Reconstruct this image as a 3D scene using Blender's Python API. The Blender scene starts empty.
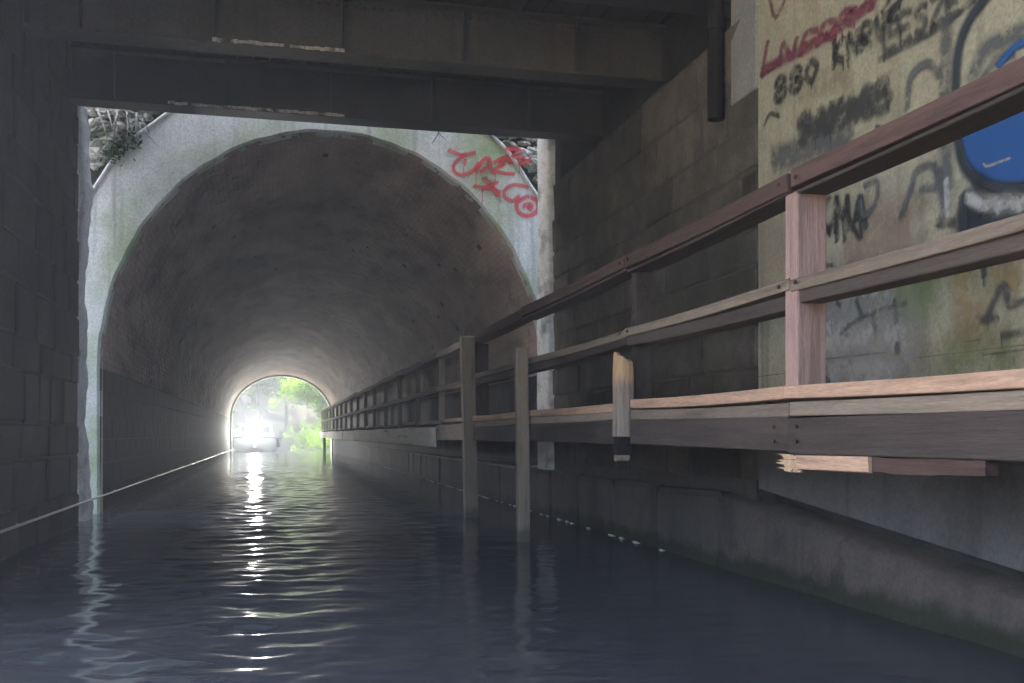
import bpy, bmesh, math, random
import numpy as np
from mathutils import Vector, Matrix
random.seed(7); rng = np.random.default_rng(7)
R = math.radians
sc = bpy.context.scene
col = sc.collection

# ------------------------------------------------------------------ camera
CAM_H = 1.15
YAW = math.atan(0.237)
CT, ST = math.cos(YAW), math.sin(YAW)
FPX = 1000.0
cam = bpy.data.cameras.new('camera'); cam_o = bpy.data.objects.new('camera', cam); col.objects.link(cam_o)
cam.sensor_width = 36; cam.lens = 36 * FPX / 1024
cam.shift_y = 92.5 / 1024
cam.clip_start = 0.05; cam.clip_end = 2000
cam_o.location = (0, 0, CAM_H); cam_o.rotation_euler = (R(90), 0, -YAW)
sc.camera = cam_o
# ------------------------------------------------------------------ world, sun, exposure
SUN_EL, SUN_AZ = R(54), R(-28)        # azimuth from +Y towards +X
w = bpy.data.worlds.new('World'); sc.world = w; w.use_nodes = True
nt = w.node_tree; bg = nt.nodes['Background']
sky = nt.nodes.new('ShaderNodeTexSky'); sky.sky_type = 'NISHITA'; sky.sun_disc = False
sky.sun_elevation = SUN_EL; sky.sun_rotation = SUN_AZ
sky.dust_density = 6.0; sky.air_density = .8; sky.ozone_density = .6
nt.links.new(sky.outputs[0], bg.inputs[0]); bg.inputs[1].default_value = 0.13
sun = bpy.data.lights.new('sun', 'SUN'); sun.energy = 2.6; sun.angle = R(0.6); sun.color = (1, .95, .86)
sun_o = bpy.data.objects.new('sun', sun); col.objects.link(sun_o)
sd = Vector((math.sin(SUN_AZ) * math.cos(SUN_EL), math.cos(SUN_AZ) * math.cos(SUN_EL), math.sin(SUN_EL)))
sun_o.rotation_euler = sd.to_track_quat('Z', 'Y').to_euler(); sun_o.location = (0, 40, 60)
vs = sc.view_settings
vs.view_transform = 'Standard'; vs.look = 'None'; vs.gamma = 1; vs.use_curve_mapping = False
vs.exposure = 3.52
cy = sc.cycles
cy.max_bounces = 14; cy.diffuse_bounces = 7; cy.glossy_bounces = 5; cy.transmission_bounces = 4
cy.transparent_max_bounces = 12; cy.volume_bounces = 1; cy.use_denoising = True
cy.sample_clamp_indirect = 8; cy.caustics_refractive = False

# ------------------------------------------------------------------ helpers
def wall_pt(u, v, X):
    """a point of the photograph taken to the wall plane x = X -> (y, z)"""
    d = X / (CT * (u - 275) / FPX)
    return (d - X * ST) / CT, CAM_H - (v - 434) / FPX * d
def face_pt(u, v, Y):
    """the same for a plane across the canal, y = Y -> (x, z)"""
    a = (u - 512) / FPX
    d = Y / (CT - a * ST)
    return d * (a * CT + ST), CAM_H - (v - 434) / FPX * d

class MB:
    def __init__(s): s.v = []; s.f = []; s.uv = None
    def add(s, v, f):
        n = len(s.v); s.v += [tuple(p) for p in v]; s.f += [tuple(i + n for i in q) for q in f]; return s
    def box(s, x0, x1, y0, y1, z0, z1, jit=0):
        j = lambda: random.uniform(-jit, jit) if jit else 0
        v = [(x + j(), y + j(), z + j()) for z in (z0, z1) for y in (y0, y1) for x in (x0, x1)]
        return s.add(v, [(0, 2, 3, 1), (4, 5, 7, 6), (0, 1, 5, 4), (2, 6, 7, 3), (0, 4, 6, 2), (1, 3, 7, 5)])
    def tube(s, pts, rad, n=8):
        pts = [Vector(p) for p in pts]
        if not hasattr(rad, '__len__'): rad = [rad] * len(pts)
        rings = []
        for i, p in enumerate(pts):
            t = (pts[min(i + 1, len(pts) - 1)] - pts[max(i - 1, 0)]).normalized()
            a = t.orthogonal().normalized() if i == 0 else (a0 - t * a0.dot(t)).normalized()
            a0 = a; b = t.cross(a)
            rings.append([p + (a * math.cos(2 * math.pi * k / n) + b * math.sin(2 * math.pi * k / n)) * rad[i] for k in range(n)])
        v = [q for r in rings for q in r]; f = []
        for i in range(len(pts) - 1):
            for k in range(n):
                f.append((i * n + k, i * n + (k + 1) % n, (i + 1) * n + (k + 1) % n, (i + 1) * n + k))
        f.append(tuple(range(n))[::-1]); f.append(tuple((len(pts) - 1) * n + k for k in range(n)))
        return s.add(v, f)
    def mesh(s, name, m, smooth=False):
        me = bpy.data.meshes.new(name); me.from_pydata(s.v, [], s.f); me.update()
        if m: me.materials.append(m)
        if smooth: me.polygons.foreach_set('use_smooth', [True] * len(me.polygons))
        return me
    def build(s, name, m, parent=None, smooth=False, bevel=0):
        o = bpy.data.objects.new(name, s.mesh(name, m, smooth)); col.objects.link(o); o.parent = parent
        if bevel:
            b = o.modifiers.new('edge', 'BEVEL'); b.width = bevel; b.segments = 2; b.limit_method = 'ANGLE'
        return o
def np_mesh(name, v, f, m, smooth=False):
    me = bpy.data.meshes.new(name); v = np.asarray(v, np.float32); f = np.asarray(f, np.int32)
    me.vertices.add(len(v)); me.vertices.foreach_set('co', v.ravel())
    me.loops.add(f.size); me.loops.foreach_set('vertex_index', f.ravel())
    me.polygons.add(len(f)); k = f.shape[1]
    me.polygons.foreach_set('loop_start', np.arange(0, f.size, k, dtype=np.int32))
    me.polygons.foreach_set('loop_total', np.full(len(f), k, np.int32))
    me.polygons.foreach_set('use_smooth', np.full(len(f), smooth))
    me.update(calc_edges=True); me.validate()
    if m: me.materials.append(m)
    return me
def link(name, me, parent=None, loc=None):
    o = bpy.data.objects.new(name, me); col.objects.link(o); o.parent = parent
    if loc: o.location = loc
    return o
def tag(o, label=None, cat=None, group=None, kind=None):
    if label: o['label'] = label
    if cat: o['category'] = cat
    if group: o['group'] = group
    if kind: o['kind'] = kind
    return o
def empty(name, loc, label=None, cat=None, group=None):
    o = bpy.data.objects.new(name, None); o.empty_display_size = .2; col.objects.link(o); o.location = loc
    return tag(o, label, cat, group)
def reparent(o, p):      # child given in world coordinates, parent an unrotated empty
    o.parent = p; o.location = Vector(o.location) - Vector(p.location); return o

# ------------------------------------------------------------------ materials
def mat(name, stops, scale=2.0, detail=8, rough=.85, bump=.3, bscale=30, stretch=(1, 1, 1), per=.0, stain=None,
        stain_scale=.7, stain_lo=.5, stain_hi=.68, spec=.3, metallic=0, dist=.02, drip=None, tide=None):
    m = bpy.data.materials.new(name); m.use_nodes = True; t = m.node_tree; N = t.nodes; L = t.links
    p = N['Principled BSDF']; p.inputs['Roughness'].default_value = rough
    p.inputs['Specular IOR Level'].default_value = spec; p.inputs['Metallic'].default_value = metallic
    g = N.new('ShaderNodeNewGeometry'); mp = N.new('ShaderNodeMapping'); mp.inputs['Scale'].default_value = stretch
    L.new(g.outputs['Position'], mp.inputs['Vector'])
    n = N.new('ShaderNodeTexNoise'); n.inputs['Scale'].default_value = scale; n.inputs['Detail'].default_value = detail
    n.inputs['Roughness'].default_value = .62
    L.new(mp.outputs[0], n.inputs['Vector'])
    r = N.new('ShaderNodeValToRGB'); e = r.color_ramp.elements
    k = len(stops)
    for i, c in enumerate(stops):
        pos = .3 + .42 * i / max(k - 1, 1)
        el = e[i] if i < 2 else e.new(pos)
        el.position = pos; el.color = (*c, 1)
    L.new(n.outputs['Fac'], r.inputs[0]); out = r.outputs[0]
    if stain:
        n2 = N.new('ShaderNodeTexNoise'); n2.inputs['Scale'].default_value = stain_scale; n2.inputs['Detail'].default_value = 6
        mp2 = N.new('ShaderNodeMapping'); mp2.inputs['Location'].default_value = (3.1, 7.7, 1.3); mp2.inputs['Scale'].default_value = stretch
        L.new(g.outputs['Position'], mp2.inputs['Vector']); L.new(mp2.outputs[0], n2.inputs['Vector'])
        mr = N.new('ShaderNodeMapRange'); mr.inputs[1].default_value = stain_lo; mr.inputs[2].default_value = stain_hi
        L.new(n2.outputs['Fac'], mr.inputs[0])
        mx = N.new('ShaderNodeMix'); mx.data_type = 'RGBA'; L.new(mr.outputs[0], mx.inputs[0]); L.new(out, mx.inputs[6]); mx.inputs[7].default_value = (*stain, 1)
        out = mx.outputs[2]
    if drip:
        md = N.new('ShaderNodeMapping'); md.inputs['Scale'].default_value = (5, 5, .3); L.new(g.outputs['Position'], md.inputs['Vector'])
        nd = N.new('ShaderNodeTexNoise'); nd.inputs['Scale'].default_value = 1.2; nd.inputs['Detail'].default_value = 7; L.new(md.outputs[0], nd.inputs['Vector'])
        mr = N.new('ShaderNodeMapRange'); mr.inputs[1].default_value = .55; mr.inputs[2].default_value = .72; mr.inputs[4].default_value = .8; L.new(nd.outputs['Fac'], mr.inputs[0])
        mx = N.new('ShaderNodeMix'); mx.data_type = 'RGBA'; L.new(mr.outputs[0], mx.inputs[0]); L.new(out, mx.inputs[6]); mx.inputs[7].default_value = (*drip, 1); out = mx.outputs[2]
    if tide:
        sz = N.new('ShaderNodeSeparateXYZ'); L.new(g.outputs['Position'], sz.inputs[0])
        nz = N.new('ShaderNodeTexNoise'); nz.inputs['Scale'].default_value = 3.5; nz.inputs['Detail'].default_value = 7; L.new(g.outputs['Position'], nz.inputs['Vector'])
        az = N.new('ShaderNodeMath'); az.operation = 'MULTIPLY_ADD'; L.new(nz.outputs['Fac'], az.inputs[0]); az.inputs[1].default_value = -.3; L.new(sz.outputs['Z'], az.inputs[2])
        mz = N.new('ShaderNodeMapRange'); mz.inputs[1].default_value = -.06; mz.inputs[2].default_value = .03; mz.inputs[3].default_value = .9; mz.inputs[4].default_value = 0; L.new(az.outputs[0], mz.inputs[0])
        mx = N.new('ShaderNodeMix'); mx.data_type = 'RGBA'; L.new(mz.outputs[0], mx.inputs[0]); L.new(out, mx.inputs[6]); mx.inputs[7].default_value = (*tide, 1); out = mx.outputs[2]
    ng = N.new('ShaderNodeTexNoise'); ng.inputs['Scale'].default_value = 38; ng.inputs['Detail'].default_value = 5; ng.inputs['Roughness'].default_value = .7; L.new(mp.outputs[0], ng.inputs['Vector'])
    mg = N.new('ShaderNodeMapRange'); mg.inputs[1].default_value = .3; mg.inputs[2].default_value = .7; mg.inputs[3].default_value = .72; mg.inputs[4].default_value = 1.22; L.new(ng.outputs['Fac'], mg.inputs[0])
    hg = N.new('ShaderNodeHueSaturation'); L.new(mg.outputs[0], hg.inputs['Value']); L.new(out, hg.inputs['Color']); out = hg.outputs[0]
    if per:
        oi = N.new('ShaderNodeObjectInfo'); hs = N.new('ShaderNodeHueSaturation')
        mr = N.new('ShaderNodeMapRange'); mr.inputs[3].default_value = 1 - per; mr.inputs[4].default_value = 1 + per
        L.new(oi.outputs['Random'], mr.inputs[0]); L.new(mr.outputs[0], hs.inputs['Value']); L.new(out, hs.inputs['Color']); out = hs.outputs[0]
    L.new(out, p.inputs['Base Color'])
    if bump:
        nb = N.new('ShaderNodeTexNoise'); nb.inputs['Scale'].default_value = bscale; nb.inputs['Detail'].default_value = 6
        L.new(mp.outputs[0], nb.inputs['Vector'])
        b = N.new('ShaderNodeBump'); b.inputs['Strength'].default_value = bump; b.inputs['Distance'].default_value = dist
        L.new(nb.outputs['Fac'], b.inputs['Height']); L.new(b.outputs[0], p.inputs['Normal'])
    return m
M = {}
M['stone'] = mat('abutment stone', [(.042, .037, .031), (.085, .075, .062), (.125, .11, .09)], 3, rough=.9, bump=.6, bscale=18, per=.35, stain=(.05, .05, .035))
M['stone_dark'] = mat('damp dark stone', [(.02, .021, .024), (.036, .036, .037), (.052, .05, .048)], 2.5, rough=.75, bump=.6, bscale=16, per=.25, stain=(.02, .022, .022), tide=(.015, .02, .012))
M['mortar'] = mat('mortar', [(.05, .046, .042), (.09, .083, .075)], 8, bump=.4)
M['footing'] = mat('footing stone', [(.055, .048, .042), (.10, .085, .073), (.08, .074, .066)], 3, rough=.8, bump=.5, bscale=20, per=.25, stain=(.04, .04, .038), drip=(.05, .047, .04), tide=(.02, .026, .014))
M['concrete'] = mat('painted concrete', [(.23, .225, .16), (.345, .335, .25), (.30, .29, .23)], 1.6, rough=.8, bump=.25, bscale=40, stain=(.28, .245, .175), stain_scale=.9, drip=(.16, .155, .125))
M['plain_concrete'] = mat('grey concrete', [(.2, .2, .2), (.28, .28, .27)], 2, rough=.8, bump=.3, bscale=30, stain=(.12, .12, .11))
M['lower_concrete'] = mat('dark grey concrete', [(.085, .087, .09), (.13, .13, .13), (.11, .115, .12)], 1.5, rough=.6, bump=.25, bscale=30, stain=(.06, .06, .06), drip=(.07, .065, .06))  # darker and greyer than the wall face above it
M['render'] = mat('pale lime render', [(.62, .65, .58), (.8, .82, .76), (.74, .75, .73)], 1.3, rough=.85, bump=.35, bscale=14, stain=(.42, .52, .30), stain_scale=.9, stain_lo=.44, stain_hi=.62, drip=(.36, .37, .32))
M['quoin'] = mat('lime washed quoin', [(.56, .56, .51), (.8, .8, .75), (.72, .72, .69)], 5, rough=.85, bump=.8, bscale=16, per=.08, stain=(.3, .3, .27), stain_scale=2.5, stain_lo=.55, stain_hi=.7)
M['rubble'] = mat('mossy rubble', [(.3, .29, .25), (.66, .64, .58), (.5, .5, .45)], 6, rough=.9, bump=.7, bscale=20, per=.35, stain=(.08, .12, .05), stain_scale=1.6)
M['rubble_bed'] = mat('rubble bed earth', [(.05, .05, .04), (.09, .085, .07)], 6, bump=.6)
M['brick'] = mat('sooty vault brick', [(.24, .185, .145), (.42, .32, .25), (.54, .41, .32)], 1.6, rough=.82, bump=.3, bscale=24, stain=(.66, .52, .39), stain_scale=.7, stretch=(1, .4, 1.4), stain_lo=.5, stain_hi=.66)
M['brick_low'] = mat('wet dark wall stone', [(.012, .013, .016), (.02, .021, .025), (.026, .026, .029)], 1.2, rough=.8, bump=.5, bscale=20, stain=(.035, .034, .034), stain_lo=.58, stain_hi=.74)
M['bed_joint'] = mat('sooty joint', [(.10, .085, .075), (.17, .14, .12)], 5, bump=.3)
M['steel'] = mat('painted steel girder', [(.038, .041, .05), (.066, .068, .074)], 2.2, rough=.55, bump=.15, bscale=30, stain=(.075, .05, .036), stain_lo=.58, stain_hi=.75, spec=.4)
M['steel_lit'] = mat('girder steel lit copy', [(.075, .073, .068), (.12, .115, .103)], 2.2, rough=.6, bump=.15, bscale=30, stain=(.09, .06, .042), stain_lo=.58, stain_hi=.75, drip=(.06, .05, .042))
M['flake_highlight'] = mat('flaking paint with highlight', [(.5, .47, .42), (.75, .72, .66)], 9, rough=.6, bump=.4, stain=(.08, .06, .05), stain_scale=8)
M['soffit'] = mat('deck timber', [(.035, .033, .032), (.07, .062, .055)], 3, stretch=(6, .5, 6), rough=.9, bump=.4, per=.35)
ST_Y = (5, .35, 5)
M['rail_red'] = mat('red brown rail timber', [(.05, .03, .026), (.095, .058, .049), (.075, .05, .043)], 3, stretch=ST_Y, rough=.75, bump=.35, per=.2, bscale=9)
M['rail_grey'] = mat('weathered rail timber', [(.145, .115, .09), (.265, .215, .165), (.21, .17, .135)], 3, stretch=ST_Y, rough=.85, bump=.4, per=.25, bscale=9)
M['rail_dark'] = mat('dark timber', [(.045, .036, .033), (.09, .07, .06)], 3, stretch=ST_Y, rough=.8, bump=.4, per=.25, bscale=9)  # darker timber tone for under rails, fascia and joists
M['post_pink'] = mat('pink stained post', [(.27, .175, .155), (.40, .27, .24), (.34, .235, .21)], 3, stretch=(6, 6, .6), rough=.8, bump=.3, bscale=8, stain=(.25, .17, .14), stain_scale=2)
M['post_grey'] = mat('grey post timber', [(.17, .135, .1), (.31, .25, .185), (.24, .195, .15)], 3, stretch=(6, 6, .5), rough=.85, bump=.4, per=.25, bscale=8, tide=(.10, .09, .06))
M['deck'] = mat('bare deck plank', [(.32, .2, .14), (.52, .34, .235), (.43, .29, .205)], 3, stretch=ST_Y, rough=.85, bump=.4, per=.2, bscale=9, stain=(.2, .15, .12), stain_scale=1.5)
M['fresh'] = mat('fresh split wood', [(.5, .34, .2), (.72, .55, .36)], 5, stretch=(6, 6, 1), rough=.8, bump=.5)
M['fascia'] = mat('pale fascia board', [(.66, .61, .48), (.82, .78, .65), (.75, .71, .6)], 2.5, stretch=ST_Y, rough=.75, bump=.3, per=.1, bscale=9, stain=(.25, .2, .15), stain_lo=.6, stain_hi=.75, stain_scale=2)
M['pipe'] = mat('dark iron pipe', [(.012, .012, .013), (.025, .022, .022)], 6, rough=.85, spec=.1, bump=.3)
M['rust'] = mat('rusty iron', [(.04, .028, .022), (.10, .055, .035)], 30, rough=.8, bump=.3)
M['pale_rail'] = mat('pale worn steel rail', [(.4, .4, .4), (.6, .6, .6)], 12, rough=.35, bump=.2, metallic=.6)
M['earth'] = mat('bank earth', [(.05, .045, .03), (.10, .085, .06), (.06, .08, .03)], .8, rough=.95, bump=.6, bscale=6, stain=(.07, .11, .035), stain_scale=.25)
M['bank'] = mat('trodden bank', [(.2, .17, .12), (.32, .27, .19), (.2, .22, .1)], .8, rough=.95, bump=.5, bscale=6)
M['bark'] = mat('bark', [(.1, .085, .07), (.22, .19, .165)], 5, stretch=(3, 3, .6), rough=.9, bump=.7)
M['bark_pale'] = mat('pale bark', [(.35, .33, .3), (.58, .56, .52)], 5, stretch=(3, 3, .8), rough=.85, bump=.5)
M['hull'] = mat('white boat paint', [(.72, .72, .7), (.8, .8, .78)], 3, rough=.3, bump=.05, spec=.5)
M['hull_low'] = mat('grey boat bottom paint', [(.12, .13, .13), (.2, .2, .19)], 4, rough=.5, bump=.1)
M['rubber'] = mat('black rubber', [(.015, .015, .015), (.03, .03, .03)], 8, rough=.7, bump=.1)
M['foam'] = mat('pale scum', [(.6, .6, .6), (.8, .8, .8)], 8, rough=.9, bump=.3)
def stub_mat():
    m = mat('split post wood', [(.16, .13, .1), (.3, .25, .2), (.24, .2, .16)], 3, stretch=(6, 6, .5), rough=.85, bump=.5, bscale=10)
    t = m.node_tree; N = t.nodes; L = t.links; p = N['Principled BSDF']; src = p.inputs['Base Color'].links[0].from_socket
    g = N.new('ShaderNodeNewGeometry'); mp = N.new('ShaderNodeMapping'); mp.inputs['Scale'].default_value = (14, 14, 2); L.new(g.outputs['Position'], mp.inputs['Vector'])
    n = N.new('ShaderNodeTexNoise'); n.inputs['Scale'].default_value = 1.5; n.inputs['Detail'].default_value = 6; L.new(mp.outputs[0], n.inputs['Vector'])
    sx = N.new('ShaderNodeSeparateXYZ'); L.new(g.outputs['Position'], sx.inputs[0])
    a = N.new('ShaderNodeMath'); a.operation = 'MULTIPLY_ADD'; L.new(n.outputs['Fac'], a.inputs[0]); a.inputs[1].default_value = .35; L.new(sx.outputs['Z'], a.inputs[2])
    mr = N.new('ShaderNodeMapRange'); mr.inputs[1].default_value = 1.70; mr.inputs[2].default_value = 1.78; L.new(a.outputs[0], mr.inputs[0])
    mx = N.new('ShaderNodeMix'); mx.data_type = 'RGBA'; L.new(mr.outputs[0], mx.inputs[0]); L.new(src, mx.inputs[6]); mx.inputs[7].default_value = (.5, .33, .18, 1); L.new(mx.outputs[2], p.inputs['Base Color'])
    return m
M['stub'] = stub_mat()
def glass_mat():
    m = bpy.data.materials.new('boat window glass'); m.use_nodes = True; p = m.node_tree.nodes['Principled BSDF']
    p.inputs['Base Color'].default_value = (.03, .04, .05, 1); p.inputs['Roughness'].default_value = .05; return m
M['glass'] = glass_mat()
def emit_mat():
    m = bpy.data.materials.new('headlamp lens lit'); m.use_nodes = True; p = m.node_tree.nodes['Principled BSDF']
    p.inputs['Emission Color'].default_value = (1, .97, .9, 1); p.inputs['Emission Strength'].default_value = 70; return m
M['lamp'] = emit_mat()
def leaf_mat(name, c1, c2, tr):
    m = bpy.data.materials.new(name); m.use_nodes = True; t = m.node_tree; N = t.nodes; L = t.links
    N.remove(N['Principled BSDF']); out = N['Material Output']
    g = N.new('ShaderNodeNewGeometry'); n = N.new('ShaderNodeTexNoise'); n.inputs['Scale'].default_value = 1.3; n.inputs['Detail'].default_value = 4
    L.new(g.outputs['Position'], n.inputs['Vector'])
    mx = N.new('ShaderNodeMix'); mx.data_type = 'RGBA'; mx.inputs[6].default_value = (*c1, 1); mx.inputs[7].default_value = (*c2, 1)
    mr = N.new('ShaderNodeMapRange'); mr.inputs[1].default_value = .35; mr.inputs[2].default_value = .65; L.new(n.outputs['Fac'], mr.inputs[0]); L.new(mr.outputs[0], mx.inputs[0])
    d = N.new('ShaderNodeBsdfDiffuse'); tl = N.new('ShaderNodeBsdfTranslucent'); ms = N.new('ShaderNodeMixShader'); ms.inputs[0].default_value = tr
    L.new(mx.outputs[2], d.inputs[0]); L.new(mx.outputs[2], tl.inputs[0]); L.new(d.outputs[0], ms.inputs[1]); L.new(tl.outputs[0], ms.inputs[2]); L.new(ms.outputs[0], out.inputs[0])
    return m
M['leaf_lime'] = leaf_mat('lime leaves', (.16, .30, .025), (.26, .42, .045), .5)
M['leaf_mid'] = leaf_mat('mid green leaves', (.06, .19, .035), (.11, .27, .055), .5)
M['leaf_dark'] = leaf_mat('dark ivy leaves', (.025, .05, .018), (.05, .085, .03), .25)
M['grass'] = leaf_mat('grass blades', (.11, .17, .035), (.17, .22, .06), .4)
def water_mat():
    m = bpy.data.materials.new('canal water'); m.use_nodes = True; t = m.node_tree; N = t.nodes; L = t.links
    p = N['Principled BSDF']; p.inputs['Base Color'].default_value = (.05, .059, .073, 1)
    p.inputs['Roughness'].default_value = .12; p.inputs['IOR'].default_value = 1.333; p.inputs['Specular IOR Level'].default_value = .5
    g = N.new('ShaderNodeNewGeometry'); mp = N.new('ShaderNodeMapping'); mp.inputs['Scale'].default_value = (.45, 1.2, 1)
    n = N.new('ShaderNodeTexNoise'); n.inputs['Scale'].default_value = 7; n.inputs['Detail'].default_value = 3
    b = N.new('ShaderNodeBump'); b.inputs['Strength'].default_value = .12; b.inputs['Distance'].default_value = .03
    L.new(g.outputs['Position'], mp.inputs[0]); L.new(mp.outputs[0], n.inputs['Vector']); L.new(n.outputs['Fac'], b.inputs['Height']); L.new(b.outputs[0], p.inputs['Normal'])
    return m
M['water'] = water_mat()
def spray_mat(name, c, dens=.9, lo=.28, hi=.55):
    """spray paint: soft towards the stroke's edge (uv.y), patchy inside"""
    m = bpy.data.materials.new(name); m.use_nodes = True; t = m.node_tree; N = t.nodes; L = t.links
    p = N['Principled BSDF']; p.inputs['Base Color'].default_value = (*c, 1); p.inputs['Roughness'].default_value = .7
    uv = N.new('ShaderNodeUVMap'); sx = N.new('ShaderNodeSeparateXYZ'); L.new(uv.outputs[0], sx.inputs[0])
    mr = N.new('ShaderNodeMapRange'); mr.interpolation_type = 'SMOOTHSTEP'; mr.inputs[1].default_value = 0; mr.inputs[2].default_value = .85
    L.new(sx.outputs['Y'], mr.inputs[0])
    g = N.new('ShaderNodeNewGeometry'); n = N.new('ShaderNodeTexNoise'); n.inputs['Scale'].default_value = 9; n.inputs['Detail'].default_value = 8; n.inputs['Roughness'].default_value = .7
    L.new(g.outputs['Position'], n.inputs['Vector'])
    m2 = N.new('ShaderNodeMapRange'); m2.inputs[1].default_value = lo; m2.inputs[2].default_value = hi; m2.inputs[4].default_value = dens
    L.new(n.outputs['Fac'], m2.inputs[0])
    mu = N.new('ShaderNodeMath'); mu.operation = 'MULTIPLY'; L.new(mr.outputs[0], mu.inputs[0]); L.new(m2.outputs[0], mu.inputs[1]); L.new(mu.outputs[0], p.inputs['Alpha'])
    return m
SP = {k: spray_mat('spray ' + k, c, d, *((.1, .3) if k in ('blue', 'navy', 'red') else (.28, .55))) for k, c, d in [
    ('black', (.03, .032, .032), .85), ('charcoal', (.055, .06, .06), .75), ('magenta', (.2, .04, .075), .8), ('red', (.75, .06, .07), .8),
    ('blue', (.012, .085, .27), .97), ('white', (.4, .42, .42), .9), ('grey', (.10, .11, .115), .8), ('pink', (.32, .23, .18), .5), ('green', (.22, .28, .11), .55),
    ('yellow', (.36, .28, .13), .6), ('paleblue', (.34, .345, .34), .75), ('orange', (.34, .26, .15), .4), ('navy', (.02, .03, .045), .9), ('peach', (.6, .3, .2), .4)]}

# ------------------------------------------------------------------ unit stones (shared meshes)
def stone_unit(i, m, rough=.03):
    bm = bmesh.new(); bmesh.ops.create_cube(bm, size=1)
    for v in bm.verts: v.co += Vector([random.uniform(-rough, rough) for _ in range(3)])
    bmesh.ops.bevel(bm, geom=list(bm.edges), offset=.05, segments=1, affect='EDGES')
    me = bpy.data.meshes.new('stone'); bm.to_mesh(me); bm.free(); me.materials.append(m); return me
def units(m, rough=.03, n=6): return [stone_unit(i, m, rough) for i in range(n)]
def coursed_wall(parent, meshes, X, sgn, y0, y1, z0, z1, ch, lmin, lmax, depth=.35, gap=.008, name='stone_block', top=None):
    """courses of single blocks whose faces lie near x = X and look towards -sgn"""
    z = z0; c = 0
    while z < z1 - .1:
        h = min(random.uniform(*ch), z1 - z)
        if z1 - z - h < .15: h = z1 - z
        y = y0 - random.uniform(0, lmax * .6)
        while y < y1 - .05:
            l = random.uniform(lmin, lmax); ye = min(y + l, y1)
            if y1 - ye < .2: ye = y1
            ys = max(y, y0)
            if ye - ys > .06:
                pr = random.uniform(-.004, .014)
                o = link(name, random.choice(meshes), parent)
                o.location = Vector((X + sgn * (depth / 2 - pr), (ys + ye) / 2, z + h / 2)) - Vector(parent.location)
                o.scale = (depth, ye - ys - gap, h - gap)
            y = ye
        z += h

# ================================================================== SETTING
# ------- water with real ripples
def waves(x, y):
    r = np.random.default_rng(3); z = np.zeros_like(x)
    env = .55 + .45 * np.sin(x * .5 + y * .23 + 1.3) * np.sin(y * .31 - x * .17)
    for i in range(46):
        lam = .12 * (8 ** r.random()); th = r.normal(0, .8) + math.pi / 2
        k = 2 * math.pi / lam; a = .0022 * lam ** .8 * (.5 + r.random())
        z += a * np.sin(k * (math.cos(th) * x + math.sin(th) * y) + r.random() * 6.28)
    return z * (.45 + .55 * env) * (.5 + .95 * np.exp(-((x + .3) / 1.2) ** 2))
def water():
    xs = np.linspace(-2.9, 4.4, 110)
    ys = [-2.0]
    while ys[-1] < 76: ys.append(ys[-1] + max(.035, min(.2, ys[-1] * .0045)))
    ys = np.array(ys); gx, gy = np.meshgrid(xs, ys); gz = waves(gx, gy)
    v = np.stack([gx, gy, gz], -1).reshape(-1, 3); nx = len(xs)
    i = (np.arange(len(ys) - 1)[:, None] * nx + np.arange(nx - 1)[None]).ravel()
    f = np.stack([i, i + 1, i + nx + 1, i + nx], -1)
    n = len(v)                                      # flat sheet round the rippled reach
    x0, x1, y0, y1 = xs[0], xs[-1], ys[0], ys[-1]; B = 300
    ring = [(-B, -B, 0), (B, -B, 0), (B, B, 0), (-B, B, 0), (x0, y0, 0), (x1, y0, 0), (x1, y1, 0), (x0, y1, 0)]
    v = np.concatenate([v, np.array(ring)]); q = [(0, 1, 5, 4), (1, 2, 6, 5), (2, 3, 7, 6), (3, 0, 4, 7)]
    f = np.concatenate([f, np.array(q) + n])
    tag(link('water', np_mesh('water', v, f, M['water'], True)), 'dark rippled canal water with a bright streak down the middle', kind='structure')
water()

# ------- tunnel profile
Y0, Y1 = 15.3, 62.0
def prof(y):
    t = (y - Y0) / (Y1 - Y0); t = max(0, min(1, t))
    return .85 + t * (.42 - .85), 3.28 + t * (3.02 - 3.28), 3.58 + t * (2.62 - 3.58)   # centre, half width, rise
ZS = 2.1
def prof_np(y):
    t = np.clip((y - Y0) / (Y1 - Y0), 0, 1)
    return .85 + t * (.42 - .85), 3.28 + t * (3.02 - 3.28), 3.58 + t * (2.62 - 3.58)
tunnel = empty('tunnel', (.85, Y0, 0), 'long vaulted brick canal tunnel with daylight at its far end', 'tunnel')
def tunnel_shell():
    mb_v = []; mb_f = []
    n = 48; yy = np.linspace(Y0 - .02, Y1, 40)
    for y in yy:
        c, a, b = prof(y); a += .05; b += .05
        a -= .036; b -= .036
        pts = [(c - a, y, -.6), (c - a, y, ZS)] + [(c - a * math.cos(math.pi * k / n), y, ZS + b * math.sin(math.pi * k / n)) for k in range(1, n)] + [(c + a, y, ZS), (c + a, y, -.6)]
        mb_v += pts
    k = n + 3
    for i in range(len(yy) - 1):
        for j in range(k - 1): mb_f.append((i * k + j, i * k + j + 1, (i + 1) * k + j + 1, (i + 1) * k + j))
    o = link('vault_lining', np_mesh('vault_lining', mb_v, mb_f, M['bed_joint'], True)); reparent(o, tunnel)
tunnel_shell()
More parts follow.
